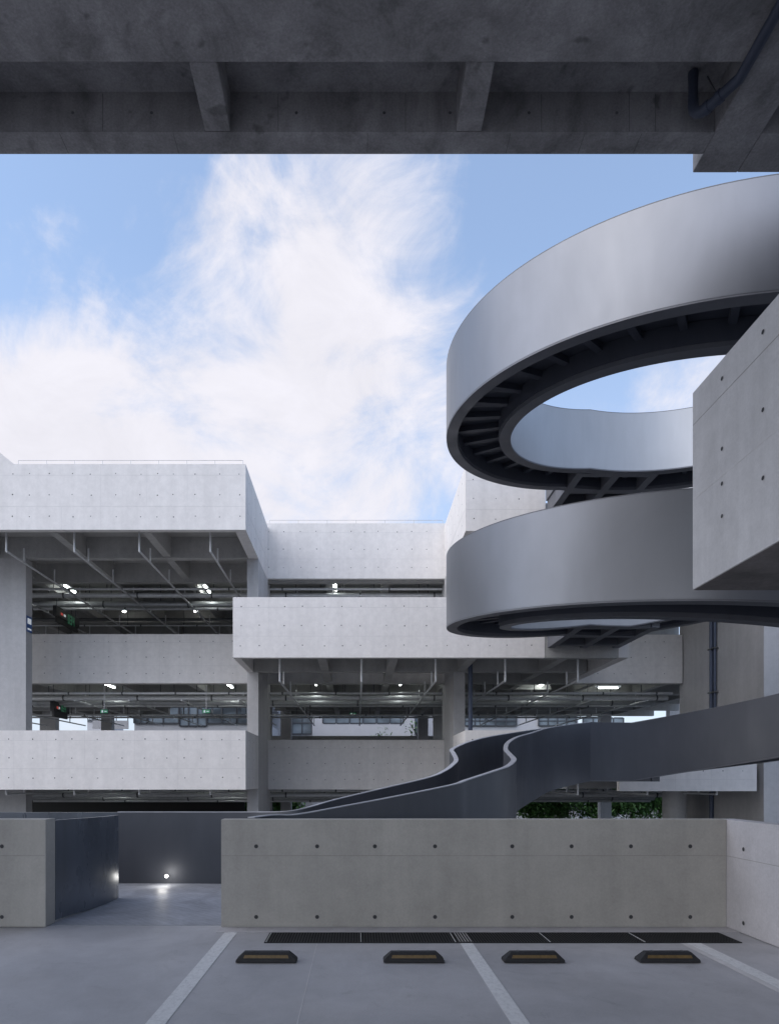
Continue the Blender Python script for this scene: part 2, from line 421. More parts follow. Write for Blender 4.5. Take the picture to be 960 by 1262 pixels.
# roof rails
def roof_rail(pts, step=1.25, up=.16):
    mb = MB()
    for a, b in zip(pts[:-1], pts[1:]):
        a = Vector(a); b = Vector(b); n = max(1, round((b-a).length/step))
        for k in range(n+1):
            p = a.lerp(b, k/n); mb.tube([p, p+Vector((0, 0, up))], .008, 'rail', 5)
        mb.tube([a+Vector((0, 0, up)), b+Vector((0, 0, up))], .009, 'rail', 5)
    mb.build('roof_rail', park)
roof_rail([(-10.9, DF+.1, W(10.16)), (XL-.1, DF+.1, W(10.16))], .92)
roof_rail([(XL+.05, DB+.1, W(10.33)), (XR-.05, DB+.1, W(10.33))], 1.2)

# ------------------------------------------------------------------ lamps and signs in the car park
def tube_lamp(x, y, h, label, along='y'):
    t = thing('ceiling_light', (x, y, W(h)), label, 'light', 'fluorescent lights under the car park ceilings')
    mb = MB(); a, b = (.05, .55) if along == 'y' else (.55, .05)
    mb.box(x-a, x+a, y-b, y+b, W(h)+.03, W(h)+.1, 'sign_white'); mb.build('housing', t)
    mb = MB(); mb.box(x-a*.75, x+a*.75, y-b*.96, y+b*.96, W(h)-.02, W(h)+.029, 'tube'); mb.build('tube', t)
    return t
tube_lamp(-12.35, 29.4, 8.25, 'bright fluorescent ceiling light beside the big left column, top storey')
tube_lamp(-6.45, 29.4, 8.25, 'bright fluorescent ceiling light near the left pier, top storey')
tube_lamp(-.9, 28.9, 8.2, 'lit fluorescent ceiling light in the narrow slot over the balcony')
tube_lamp(-10.7, 29.6, 4.1, 'lit fluorescent ceiling light under the left upper deck')
tube_lamp(-5.5, 29.6, 4.1, 'lit fluorescent ceiling light under the upper deck beside the left pier')
tube_lamp(-1.75, 28.8, 4.1, 'left fluorescent ceiling light under the projecting balcony')
tube_lamp(1.85, 28.8, 4.1, 'right fluorescent ceiling light under the projecting balcony')
tube_lamp(7.9, 29.0, 4.1, 'lit fluorescent ceiling light behind the footbridge under the right deck')
tube_lamp(11.1, 30.2, 4.1, 'fluorescent ceiling light at the right end under the upper deck', 'x')
tube_lamp(-10.5, 29.2, -.12, 'fluorescent ceiling light under the lowest left deck')
tube_lamp(-5.6, 29.2, -.12, 'fluorescent ceiling light under the lowest deck next to the left pier')
for x, y, h, lb in ((-11.55, 33.9, 8.4, 'small round spotlight under the top storey ceiling, left one'), (-8.0, 33.9, 8.4, 'small round spotlight under the top storey ceiling, right one')):
    t = thing('spotlight', (x, y, W(h)), lb, 'light', 'small round spotlights')
    mb = MB(); mb.tube([(x, y, W(h)+.02), (x, y, W(h)+.12)], .1, 'sign_white', 14); mb.build('housing', t, smooth=True)
    mb = MB(); mb.tube([(x, y, W(h)-.02), (x, y, W(h)+.019)], .08, 'spot', 14); mb.build('lens', t, smooth=True)

DIG = {'E': ['111', '100', '110', '100', '111'], '0': ['111', '101', '101', '101', '111'], '4': ['101', '101', '111', '001', '001'], '3': ['111', '001', '111', '001', '111'], '9': ['111', '101', '111', '001', '111']}
def glyphs(mb, txt, x, y, z, px, mat):        # on a face turned to +X, text running along +Y
    for ch in txt:
        for r, row in enumerate(DIG[ch]):
            for c, b in enumerate(row):
                if b == '1': mb.box(x, x+.006, y+c*px, y+(c+.96)*px, z-(r+1)*px*1.3, z-(r+.04)*px*1.3, mat)
        y += 4*px
def counter_sign(x, y, h, ln, label):
    t = thing('hanging_sign', (x, y+ln/2, W(h)), label, 'sign')
    mb = MB(); mb.box(x-.16, x, y, y+ln, W(h)+.08, W(h)+.5, 'sign_box'); mb.build('sign_box', t)
    k = ln/1.6
    mb = MB(); mb.box(x+.002, x+.006, y+.28*k, y+.42*k, W(h)+.2, W(h)+.3, 'sign_red'); mb.box(x+.0065, x+.009, y+.46*k, y+.6*k, W(h)+.2, W(h)+.3, 'sign_white'); mb.build('arrow_symbol', t)
    mb = MB(); glyphs(mb, '034', x+.002, y+.75*k, W(h)+.40, .042*k, 'sign_green'); mb.build('digits', t)
    mb = MB(); mb.box(x-.12, x-.04, y+.1, y+ln-.1, W(h)-.16, W(h)+.077, 'sign_box'); mb.build('lower_panel', t)
    for dy in (.2, ln-.2):
        mb = MB(); mb.tube([(x-.08, y+dy, W(h)+.5), (x-.08, y+dy, W(h)+.95)], .02, 'pipe_dark', 6); mb.build('hanger', t)
counter_sign(-12.75, 29.0, 6.95, 2.4, 'black hanging sign box with green digits under the top storey ceiling')
counter_sign(-13.0, 29.3, 2.92, 1.6, 'black hanging sign box with green digits above the bright gap, upper deck')
def exit_lamp(x, y, h, top, label):
    t = thing('exit_lamp', (x, y, W(h)), label, 'sign', 'green exit lamps on rods')
    mb = MB(); mb.tube([(x, y+.03, W(h)+.1), (x, y+.03, W(top))], .018, 'rail', 6); mb.build('rod', t)
    mb = MB(); mb.box(x-.17, x+.17, y, y+.06, W(h)-.08, W(h)+.1, 'sign_box'); mb.build('case', t)
    mb = MB(); mb.box(x-.15, x+.15, y-.006, y-.001, W(h)-.06, W(h)+.08, 'sign_green')
    # running figure and arrow
    mb.box(x-.10, x-.04, y-.012, y-.006, W(h)-.04, W(h)+.04, 'sign_white'); mb.box(x-.085, x-.055, y-.012, y-.006, W(h)+.045, W(h)+.068, 'sign_white'); mb.box(x+.02, x+.11, y-.012, y-.006, W(h)-.005, W(h)+.02, 'sign_white'); mb.build('lit_face', t)
exit_lamp(-10.4, 28.1, 2.84, 4.4, 'green exit lamp on a thin rod, left of two under the left upper deck')
exit_lamp(-6.2, 28.1, 2.84, 4.4, 'green exit lamp on a thin rod under the upper deck, nearest the left pier')
exit_lamp(-.2, 33.0, 3.2, 4.4, 'tiny green exit lamp under the projecting balcony')
t = MB(); t.box(-11.978, -11.966, 24.76, 25.16, W(5.42), W(6.0), 'sign_blue')
t.box(-11.966, -11.963, 24.82, 25.1, W(5.72), W(5.92), 'sign_white'); t.box(-11.966, -11.963, 24.82, 25.1, W(5.5), W(5.56), 'sign_white')
tag(t.build('wall_sign', origin=(-11.98, 24.96, W(5.42))), 'small blue sign on the edge of the big left column', 'sign')

# ------------------------------------------------------------------ the spiral ramp
XC, ZC, RO, RI = 7.514, 14.6, 5.558, 4.126
A0 = .29; H1 = .008; PITCH = 4.25; HW = 1.57; TW = .085
near = [(-1.22, 8.12, -.45), (-1.10, 8.55, -.45), (-1.0, 8.72, -.449), (-.76, 8.8, -.445), (-.19, 8.95, -.35), (.56, 9.2, -.218), (1.36, 9.55, -.066), (1.60, 9.72, .004), (2.07, 10.1, .137), (2.34, 10.45, .212),
        (2.59, 11.1, .33), (2.72, 12.0, .457), (2.85, 12.9, .583), (3.11, 13.9, .76), (3.55, 15.0, .945), (4.19, 16.2, 1.125), (4.97, 17.4, 1.345)]
far = [(-3.95, 11.35, -.53), (-3.2, 11.34, -.53), (-1.75, 11.25, -.525), (-1.02, 10.78, -.482), (-.39, 11.0, -.32), (.31, 11.3, -.16), (1.14, 11.7, .028), (1.47, 12.0, .147), (1.70, 12.4, .285), (1.82, 12.85, .384),
       (1.86, 13.5, .533), (1.91, 14.1, .62), (2.11, 14.9, .72), (2.55, 15.9, .89), (3.19, 17.0, 1.07), (3.94, 18.1, 1.233), (4.70, 19.0, 1.378)]
def catmull(pts, n):
    P = [Vector(p) for p in pts]; P = [P[0]*2-P[1]]+P+[P[-1]*2-P[-2]]; out = []
    for i in range(1, len(P)-2):
        for k in range(n):
            t = k/n; a, b, c, d = P[i-1:i+3]
            out.append(.5*((2*b)+(c-a)*t+(2*a-5*b+4*c-d)*t*t+(3*b-a-3*c+d)*t**3))
    out.append(P[-2]); return out
def resample(pts, n):
    ln = [0]
    for a, b in zip(pts[:-1], pts[1:]): ln.append(ln[-1]+(b-a).length)
    out = []; j = 0
    for k in range(n):
        s = ln[-1]*k/(n-1)
        while j < len(pts)-2 and ln[j+1] < s: j += 1
        t = (s-ln[j])/max(ln[j+1]-ln[j], 1e-9); out.append(pts[j].lerp(pts[j+1], min(max(t, 0), 1)))
    return out
def ring_h(th):                       # bottom edge of the wall above the eye
    k = math.floor((th+A0)/(2*math.pi)); a = th-k*2*math.pi
    base = H1+k*PITCH
    if k >= 2: return H1+2*PITCH
    return base if a <= 0 else base+PITCH*a/(2*math.pi-A0)
def ring_pt(r, th): return Vector((XC+r*math.sin(th), ZC+r*math.cos(th), ring_h(th)+HW))
TH_END = 4*math.pi+1.05
SUBD = 10
nr = catmull(near+[tuple(ring_pt(RI, -A0))]+[tuple(ring_pt(RI, -A0+.12))], SUBD)[:-SUBD]
fr = catmull(far+[tuple(ring_pt(RO, -A0))]+[tuple(ring_pt(RO, -A0+.12))], SUBD)[:-SUBD]
ths = []
th = -A0
while th < TH_END: ths.append(th); th += R(2.)
ths.append(TH_END)
for k in (0, 2*math.pi, 4*math.pi, 2*math.pi-A0, 4*math.pi-A0): ths.append(k)
ths = sorted(set(ths))
spiral = thing('spiral_ramp', (XC, ZC, W(-3.85)), 'grey steel spiral ramp coiling upward in the courtyard', 'ramp')
def wall_rows(pts, side, hw=HW, tw=TW):
    """pts: top line; side=+1 thickens to the left of travel, -1 to the right"""
    rows = []
    for i, p in enumerate(pts):
        t = pts[min(i+1, len(pts)-1)]-pts[max(i-1, 0)]; t.z = 0; t.normalize()
        n = Vector((-t.y, t.x, 0))*side*tw
        b0 = Vector((p.x, p.y, W(p.z-hw))); b1 = Vector((p.x, p.y, W(p.z)))
        rows.append([b0, b1, b1+n, b0+n])
    return rows
def capped_wall(pts, side, mat, name, hw=HW, capmat='cap'):
    mb = MB(); mb.strip(wall_rows(pts, side, hw), mat)
    # thin pale edge strip on top, 4 mm proud
    rows = []
    for r in wall_rows(pts, side, hw, TW):
        up = Vector((0, 0, .004)); u2 = Vector((0, 0, .016))
        rows.append([r[1]+up, r[1]+u2, r[2]+u2, r[2]+up])
    mb.strip(rows, capmat)
    return mb.build(name, spiral, smooth=True)
def seam(mb, p, q): pass
capped_wall(nr, 1, 'ramp', 'inner_wall', 1.6)
capped_wall(fr, -1, 'ramp', 'outer_wall', 1.6)
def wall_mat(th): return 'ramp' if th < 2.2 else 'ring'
def ring_wall(r, side, a, b, mat, name):
    pts = [ring_pt(r, t) for t in ths if a <= t <= b]
    o = capped_wall(pts, side, mat, name, capmat='rib')
    return o
P2 = 2*math.pi
split = ths[min(range(len(ths)), key=lambda i: abs(ths[i]-2.0))]
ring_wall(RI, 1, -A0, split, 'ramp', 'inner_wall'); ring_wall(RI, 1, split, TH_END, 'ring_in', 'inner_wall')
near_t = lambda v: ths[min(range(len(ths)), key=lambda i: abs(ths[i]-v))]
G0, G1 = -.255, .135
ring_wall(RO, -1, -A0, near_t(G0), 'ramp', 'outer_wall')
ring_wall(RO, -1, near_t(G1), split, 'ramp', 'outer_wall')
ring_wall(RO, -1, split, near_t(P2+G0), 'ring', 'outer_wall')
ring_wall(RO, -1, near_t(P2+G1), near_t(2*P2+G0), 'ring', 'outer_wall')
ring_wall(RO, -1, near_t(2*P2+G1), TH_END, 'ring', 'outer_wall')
mb = MB(); e0 = ring_pt(RI, TH_END); e1 = ring_pt(RO, TH_END); dd = Vector((math.cos(TH_END), -math.sin(TH_END), 0))*.08
mb.strip([[Vector((e.x, e.y, W(e.z-HW))), Vector((e.x, e.y, W(e.z))), Vector((e.x, e.y, W(e.z)))+dd, Vector((e.x, e.y, W(e.z-HW)))+dd] for e in (e0, e1)], 'ring'); mb.build('end_panel', spiral)
# bottom edge beams, deck and ribs
def ring_beam(r0, r1, a, b, z0, z1, name, mat='rib'):
    rows = []
    for t in ths:
        if not a <= t <= b: continue
        h = ring_h(t)
        f = lambda r, z: Vector((XC+r*math.sin(t), ZC+r*math.cos(t), W(h+z)))
        rows.append([f(r0, z0), f(r0, z1), f(r1, z1), f(r1, z0)])
    mb = MB(); mb.strip(rows, mat); return mb.build(name, spiral, smooth=True)
ring_beam(RO-.24, RO-.004, -A0, TH_END, -.03, .12, 'outer_edge_beam'); ring_beam(RI+.004, RI+.25, -A0, TH_END, -.03, .12, 'inner_edge_beam')
ring_beam(RO-.26, RO-.24, -A0, TH_END, .05, .40, 'outer_web', 'rib_dark'); ring_beam(RI+.25, RI+.27, -A0, TH_END, .05, .40, 'inner_web', 'rib_dark')
ring_beam(RI+TW+.004, RO-TW-.004, -A0, TH_END, .41, .47, 'deck', 'rib_dark')
# thin shadow-gap trim along the outer lower edge
t = -A0+.35
while t < TH_END-.03:
    h = ring_h(t); mb = MB(); rows = []
    for r in (RI+.272, RO-.262):
        c, s_ = math.cos(t), math.sin(t); p = Vector((XC+r*s_, ZC+r*c, W(h))); d = Vector((c, -s_, 0))*.06
        zs = ring_h(t)-0
        rows.append([p-d+Vector((0, 0, .28)), p-d+Vector((0, 0, .408)), p+d+Vector((0, 0, .408)), p+d+Vector((0, 0, .28))])
    mb.strip(rows, 'rib_dark'); mb.build('rib', spiral); t += .155
# lower curving ramp deck
n1 = resample(nr[3*SUBD:], 90); f1 = resample(fr[3*SUBD:], 90)
rows = []
for a, b in zip(n1, f1):
    d = (b-a); d.z = 0; d.normalize(); zc = W((a.z+b.z)/2-1.16)
    p, q = a+d*.09, b-d*.09
    zt = max(zc, .02)
    rows.append([Vector((p.x, p.y, zt-.12)), Vector((p.x, p.y, zt)), Vector((q.x, q.y, zt)), Vector((q.x, q.y, zt-.12))])
mb = MB(); mb.strip(rows, 'ramp_floor'); mb.build('lower_deck', spiral, smooth=True)
# left entrance panel
lp = catmull([(-3.60, 8.16, -.475), (-3.56, 8.5, -.48), (-3.48, 9.0, -.488), (-3.44, 9.5, -.496), (-3.44, 9.86, -.50)], 8)
mb = MB(); rows = wall_rows(lp, 1, 1.196, .07); mb.strip(rows, 'panel'); mb.build('entrance_panel', spiral, smooth=True)
mb = MB(); mb.strip(wall_rows([Vector((-6, 11.36, -.53)), Vector((-3.955, 11.36, -.53))], 1, 1.166, .085), 'panel'); mb.build('entrance_panel', spiral)
# facing of the back wall of the entrance bay
bw = [Vector((x, y-.006, z)) for x, y, z in far[:2]]+[Vector((-1.75, 11.244, -.53))]
mb = MB(); mb.strip(wall_rows(resample(bw, 12), -1, 1.16, .012), 'panel')
for x in (-2.75, -1.9): mb.box(x, x+.006, 11.29, 11.31, .03, W(-.56), 'rib')
mb.build('entrance_panel', spiral)
# bridges to the decks
for lev, name in ((0, 'bridge'), (1, 'bridge'), (2, 'bridge')):
    h = H1+lev*PITCH; yA = 18.82; yB = 21.75
    mb = MB(); mb.box(6.07, 8.33, 18.9, yB, W(h+.42), W(h+.475), 'rib'); br = mb.build(name, spiral)
    for x in (6.17, 7.2, 8.23):
        mb = MB(); mb.box(x-.11, x+.11, yA, yB, W(h-.035), W(h+.40), 'rib'); sub(mb, 'bridge_beam', br, spiral)
    for y in (18.96, 20.06, 21.35):
        for xa, xb in ((6.285, 7.085), (7.315, 8.115)):
            mb = MB(); mb.box(xa, xb, y-.1, y+.1, W(h-.032), W(h+.39), 'rib'); sub(mb, 'bridge_cross_beam', br, spiral)
    for x in (6.05, 8.35):
        mb = MB(); mb.box(x-.04, x+.04, 20.02, yB, W(h+.405), W(h+HW), 'ramp' if lev == 0 else 'ring'); sub(mb, 'bridge_side_panel', br, spiral)
# small studs (marker lights) on the inside of the outer rail
for x, y, h in ((1.15, 11.62, -.33), (1.74, 12.35, -.05)):
    pass

# floor lamp in the entrance bay
lx, ly, lz = -3.13, 11.2, W(-1.572)
t = thing('wall_lamp', (lx, ly, lz), 'small round lit lamp low on the dark panel at the ramp entrance', 'light')
mb = MB(); mb.tube([(lx, 11.326, lz), (lx, 11.23, lz)], .04, 'rib', 14); mb.build('housing', t, smooth=True)
mb = MB(); mb.tube([(lx, 11.2295, lz), (lx, 11.215, lz)], .022, emit('lamp_lens', (1, .99, .94), 30), 14); mb.build('lens', t, smooth=True)
ld = bpy.data.lights.new('lamp_glow', 'POINT'); ld.energy = 2.5; ld.shadow_soft_size = .05; ld.color = (1, .97, .9)
lo = bpy.data.objects.new('lamp_glow', ld); COL.objects.link(lo); lo.location = (lx, 10.95, lz+.03)

# ------------------------------------------------------------------ low walls on the deck
def low_holes(mb, xs, y, zs, nrm, r=.022):
    for x in xs:
        for z in zs:
            c = Vector((x, y, z)) if abs(nrm[1]) else Vector((y, x, z))
            n = Vector(nrm)
            mb.disc(c+n*.0025, nrm, r*1.15, 'wall_joint', 16); mb.disc(c+n*.004, nrm, r, 'hole', 16)
HZ = (W(-1.61), W(-.805+.02)+.0)
pxX = lambda px, z=7.9: (px-440)/841*z
zu, zl = W((962-1043)*7.9/841), W((962-1130)*7.9/841)
mb = MB(); mb.box(-1.57, 4.27, 7.9, 8.1, .006, W(-.45), 'wall')
low_holes(mb, [pxX(p) for p in (316, 391, 462, 536, 631, 704, 777, 850)], 7.9, (zu, zl), (0, -1, 0))
mb.box(-1.565, 4.265, 7.898, 7.91, W(-.87)-.003, W(-.87)+.003, 'wall_joint')
tag(mb.build('low_wall', origin=(1.35, 8, 0), bevel=.008), 'long waist-high grey concrete wall behind the four wheel stops', 'wall')
mb = MB(); mb.box(-9.5, -3.6, 7.9, 8.15, .006, W(-.45), 'wall')
low_holes(mb, [pxX(p) for p in (3, -72, -150)], 7.9, (zu, zl), (0, -1, 0))
mb.box(-9.49, -3.605, 7.898, 7.91, W(-.87)-.003, W(-.87)+.003, 'wall_joint')
tag(mb.build('low_wall', origin=(-6.5, 8, 0), bevel=.02), 'short concrete wall end left of the ramp entrance', 'wall')
mb = MB(); mb.box(4.272, 4.47, -8, 8.1, .006, W(-.452), 'side')
low_holes(mb, [7.55, 6.6, 5.65, 4.7], 4.272, (zu, zl), (-1, 0, 0))
mb.box(4.270, 4.28, -7.99, 8.09, W(-.87)-.003, W(-.87)+.003, 'wall_joint')
tag(mb.build('low_wall', origin=(4.37, 4, 0), bevel=.006), 'pale concrete side wall running forward at the right edge of the deck', 'wall')
# mortar skirting along the wall foot
mb = MB(); mb.box(-1.57, 4.268, 7.62, 7.897, .002, .007, 'side'); struct(mb.build('wall_kerb_strip'))

# ------------------------------------------------------------------ drain, wheel stops, lines
dr = thing('drain_grate', (1.5, 7.36, 0), 'long black steel drain grate in the floor before the low wall', 'drain')
gx0, gx1, gy0, gy1 = -.97, 4.02, 7.13, 7.60
mb = MB(); mb.box(gx0, gx1, gy0, gy1, .001, .003, 'pit'); mb.build('pit', dr)
mb = MB()
for a, b, c, d in ((gx0, gx1, gy0, gy0+.014), (gx0, gx1, gy1-.014, gy1), (gx0, gx0+.014, gy0+.015, gy1-.015), (gx1-.014, gx1, gy0+.015, gy1-.015)): mb.box(a, b, c, d, .0035, .010, 'grate')
mb.build('frame', dr)
npan = 5; pw = (gx1-gx0-.03)/npan
for k in range(npan):
    a = gx0+.016+k*pw; mb = MB(); x = a+.004
    while x < a+pw-.008: mb.box(x, x+.007, gy0+.016, gy1-.016, .004, .0085, 'grate'); x += .03
    y = gy0+.06
    while y < gy1-.03: mb.box(a+.002, a+pw-.002, y, y+.006, .0086, .0102, 'grate'); y += .055
    mb.box(a, a+.006, gy0+.016, gy1-.016, .004, .0115, 'pipe_grey')
    mb.build('grating', dr)
def wheel_stop(x, y, label):
    t = thing('wheel_stop', (x, y, 0), label, 'wheel stop', 'wheel stops on the deck')
    w, d, h = .285, .07, .098
    prof = lambda s, e: [(x+s*w, y-d, .006), (x+s*w, y+d, .006), (x+s*(w-e), y+d*.55, h), (x+s*(w-e), y-d*.55, h)]
    mb = MB()
    v = [(x-w, y-d, .006), (x+w, y-d, .006), (x+w, y+d, .006), (x-w, y+d, .006),
         (x-w+.004, y-d+.003, .03), (x+w-.004, y-d+.003, .03), (x+w-.004, y+d-.003, .03), (x-w+.004, y+d-.003, .03),
         (x-w+.075, y-d*.5, h), (x+w-.075, y-d*.5, h), (x+w-.075, y+d*.5, h), (x-w+.075, y+d*.5, h)]
    f = [(0, 1, 2, 3), (8, 9, 10, 11)]
    for b in (0, 4):
        for k in range(4): f.append((b+k, b+(k+1) % 4, b+4+(k+1) % 4, b+4+k))
    mb.add(v, f, 'rubber')
    mb.build('body', t, bevel=.006)
    nx = (d*.5); n = Vector((0, -(h-.03), -( -(d-.003-d*.5)))).normalized()   # front slope
    a = Vector((x, y-d+.003, .03)); b = Vector((x, y-d*.5, h)); e = (b-a); n = Vector((0, -e.z, e.y)).normalized()
    mb = MB(); p0 = a+e*.24+n*.004; p1 = a+e*.60+n*.004
    mb.add([p0+Vector((-w+.075, 0, 0)), p0+Vector((w-.075, 0, 0)), p1+Vector((w-.085, 0, 0)), p1+Vector((-w+.085, 0, 0)), 
            p0-n*.012+Vector((-w+.075, 0, 0)), p0-n*.012+Vector((w-.075, 0, 0)), p1-n*.012+Vector((w-.085, 0, 0)), p1-n*.012+Vector((-w+.085, 0, 0))],
           [(0, 1, 2, 3), (0, 4, 5, 1), (1, 5, 6, 2), (2, 6, 7, 3), (3, 7, 4, 0)], 'amber'); mb.build('reflector', t)
    for dx in (-.14, .14):
        mb = MB(); mb.tube([(x+dx, y+.005, h-.004), (x+dx, y+.005, h+.006)], .016, 'pipe_dark', 12); mb.build('bolt', t)
    return t
ws = wheel_stop(-.845, 6.41, 'black wheel stop with amber strip, leftmost, beside the left white line')
dup(ws, (.53, 6.41, 0), 'black wheel stop with amber strip just left of the middle white line')
dup(ws, (1.65, 6.41, 0), 'black wheel stop with amber strip just right of the middle white line')
dup(ws, (2.91, 6.41, 0), 'black wheel stop with amber strip, rightmost, next to the right white line')
def line(x0, x1, y0, y1, label, grey=None):
    mb = MB(); mb.box(x0, x1, y0, y1, .0022, .004, 'paint')
    if grey: mb.box(grey[0], grey[1], y0, y1, .0022, .0036, 'joint')
    tag(mb.build('parking_line', origin=((x0+x1)/2, 3, 0)), label, 'marking', 'white bay lines on the deck')
line(-1.475, -1.335, -4, 7.77, 'worn white bay line leading to the left corner of the long low wall')
line(1.075, 1.205, -4, 7.12, 'worn white bay line in the middle between the two inner wheel stops')
line(3.44, 3.585, -4, 7.12, 'worn white bay line with a grey edge strip beside the right side wall', (3.37, 3.438))
for x0, x1 in ((1.075, 1.205),):
    mb = MB(); 
    k = x0
    while k < x1: mb.box(k, k+.006, gy0+.02, gy1-.02, .0122, .0128, 'paint'); k += .03
    mb.build('painted_bars', dr)

# ------------------------------------------------------------------ the building we stand in
hR = 7.4
deck = thing('concrete_canopy', (0, 4, 0), 'dark rough concrete roof frame overhead across the top of the photo', 'building')
def ob(name, x0, x1, y0, y1, h0, h1, mat='roof', parent=deck, marks=True):
    mb = MB(); mb.box(x0, x1, y0, y1, W(h0), W(h1), mat); return mb.build(name, parent, bevel=.012)
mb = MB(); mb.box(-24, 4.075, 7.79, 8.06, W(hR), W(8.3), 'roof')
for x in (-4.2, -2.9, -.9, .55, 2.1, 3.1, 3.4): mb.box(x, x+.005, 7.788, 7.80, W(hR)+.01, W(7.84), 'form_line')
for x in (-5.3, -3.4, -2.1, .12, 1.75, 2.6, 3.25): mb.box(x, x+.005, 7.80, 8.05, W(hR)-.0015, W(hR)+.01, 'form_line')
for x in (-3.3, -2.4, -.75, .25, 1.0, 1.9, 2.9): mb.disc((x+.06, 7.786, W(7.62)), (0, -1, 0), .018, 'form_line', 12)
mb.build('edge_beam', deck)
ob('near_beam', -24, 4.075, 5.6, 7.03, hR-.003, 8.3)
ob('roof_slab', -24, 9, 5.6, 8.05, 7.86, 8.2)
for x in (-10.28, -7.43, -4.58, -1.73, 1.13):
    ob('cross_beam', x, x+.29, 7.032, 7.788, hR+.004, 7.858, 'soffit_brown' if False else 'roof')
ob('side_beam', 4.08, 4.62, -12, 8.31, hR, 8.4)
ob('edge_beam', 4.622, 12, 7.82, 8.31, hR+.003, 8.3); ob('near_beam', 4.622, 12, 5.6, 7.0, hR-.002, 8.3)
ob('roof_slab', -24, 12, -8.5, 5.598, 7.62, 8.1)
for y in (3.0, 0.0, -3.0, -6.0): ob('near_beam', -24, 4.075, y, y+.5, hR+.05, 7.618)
for x in (-15, -9): ob('column', x, x+.5, 3.0, 3.5, -1.7, hR+.04, 'pier')
# drain pipe under the slab
mb = MB()
pts = [(3.72, 7.56, 7.84), (3.72, 7.56, 7.50), (3.72, 7.55, 7.40), (3.745, 7.52, 7.345), (3.79, 7.47, 7.325), (3.86, 7.40, 7.33), (4.0, 7.15, 7.355), (4.01, 6.6, 7.36)]
mb.tube([(x, y, W(h)) for x, y, h in [(3.72, 7.56, 7.84), (3.72, 7.56, 7.48), (3.725, 7.553, 7.415), (3.745, 7.53, 7.37), (3.775, 7.495, 7.345), (3.81, 7.45, 7.335), (3.99, 7.12, 7.33), (4.01, 6.0, 7.33)]], .055, 'pipe_navy', 16)
mb.tube([(3.80, 7.462, W(7.337)), (3.825, 7.42, W(7.335))], .064, 'pipe_navy', 16); mb.tube([(3.87, 7.34, W(7.333)), (3.895, 7.295, W(7.333))], .064, 'pipe_navy', 16)
mb.build('drain_pipe', deck, smooth=True)
mb = MB(); mb.tube([(3.9, 7.6, W(7.84)), (3.88, 7.33, W(7.34))], .007, 'pipe_dark', 6); mb.build('pipe_hanger', deck)

# concrete block of the neighbouring deck at the right
bx0, by1 = 3.34, 6.8
mb = MB(); z0, z1 = W(1.9), W(3.86)
mb.box(bx0, 12, -9, by1, z0, z1, 'block')
bk_h = [(6.8-.55*1.0, (.84, .47, .30, .14))]
def pz(px, py):                # point of the block's left face seen at a pixel of the photo
    d = bx0*841/(px-440); return d, W((962-py)*d/841)
for px, py in ((940, 409), (889.5, 466.5), (940, 505), (889.5, 553), (889.5, 596), (940, 589), (889.5, 636)):
    y, z = pz(px, py); mb.disc((bx0-.0025, y, z), (-1, 0, 0), .023, 'joint', 16); mb.disc((bx0-.004, y, z), (-1, 0, 0), .019, 'hole', 16)
for y in (3.3, 1.8):
    for z in (W(2.25), W(2.8), W(3.5)): mb.disc((bx0-.004, y, z), (-1, 0, 0), .021, 'hole', 16)
for (pa, pb) in (((853, 525), (960, 406)), ((853, 617), (960, 524))):
    y0_, za = pz(*pa); mb.box(bx0-.002, bx0+.01, -8.9, by1-.01, za-.0035, za+.0035, 'joint' if pa[1] > 600 else 'wall_joint')
blk = thing('concrete_block', (7, 2, W(1.9)), 'large pale concrete block with tie holes projecting at the right edge', 'wall')
mb.build('parapet_block', blk, bevel=.008)
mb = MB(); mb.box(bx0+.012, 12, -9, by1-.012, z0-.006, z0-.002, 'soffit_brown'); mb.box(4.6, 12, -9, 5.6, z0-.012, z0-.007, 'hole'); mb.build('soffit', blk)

# ------------------------------------------------------------------ buildings beyond
def at(px, py, y): return (px-440)/841*y, (962-py)*y/841
ofc = thing('office_building', (-14, 50, W(-3.85)), 'glazed office building seen through the left deck opening', 'building')
yo = 50.0
x0, _ = at(166, 0, yo); x1, _ = at(330, 0, yo)
_, hs = at(0, 891.5, yo); _, ht = at(0, 866, yo)
mb = MB(); mb.box(x0, x1, yo, yo+9, W(-3.85), W(hs), 'render'); mb.box(x0, x1, yo, yo+9, W(ht), W(6.4), 'render'); mb.build('wall', ofc)
def window(parent, xa, xb, y, h0, h1, nx, rows=(0, .4, 1), root=None):
    fr_ = MB(); 
    t_ = .05
    for k in range(nx+1):
        x = xa+(xb-xa)*k/nx; fr_.box(x-t_, x+t_, y-.06, y+.06, W(h0), W(h1), 'frame')
    for q in rows:
        z = W(h0+(h1-h0)*q)
        for k in range(nx): fr_.box(xa+(xb-xa)*k/nx+t_+.001, xa+(xb-xa)*(k+1)/nx-t_-.001, y-.055, y+.055, z-t_, z+t_, 'frame')
    f = fr_.build('window', parent)
    gl = MB(); gl.box(xa, xb, y-.01, y+.012, W(h0), W(h1), 'glass'); sub(gl, 'pane', f, parent)
    return f
for pa, pb, n in ((166, 182, 2), (183, 221, 2), (256, 292, 2), (293, 330, 2)):
    window(ofc, at(pa, 0, yo)[0], at(pb, 0, yo)[0], yo-.05, hs, ht, n)
window(ofc, at(222, 0, yo)[0], at(255, 0, yo)[0], yo-.02, hs-.2, ht, 3)
mb = MB(); mb.box(x0-2.6, x0-.05, yo-1.2, yo-1.1, W(hs-.5), W(hs+.1), 'render'); mb.build('balcony_front', ofc)
mb = MB()
for k in range(4): mb.box(x0-2.6+k*.83, x0-2.55+k*.83, yo-1.18, yo-1.12, W(hs+.1), W(hs+.95), 'frame')
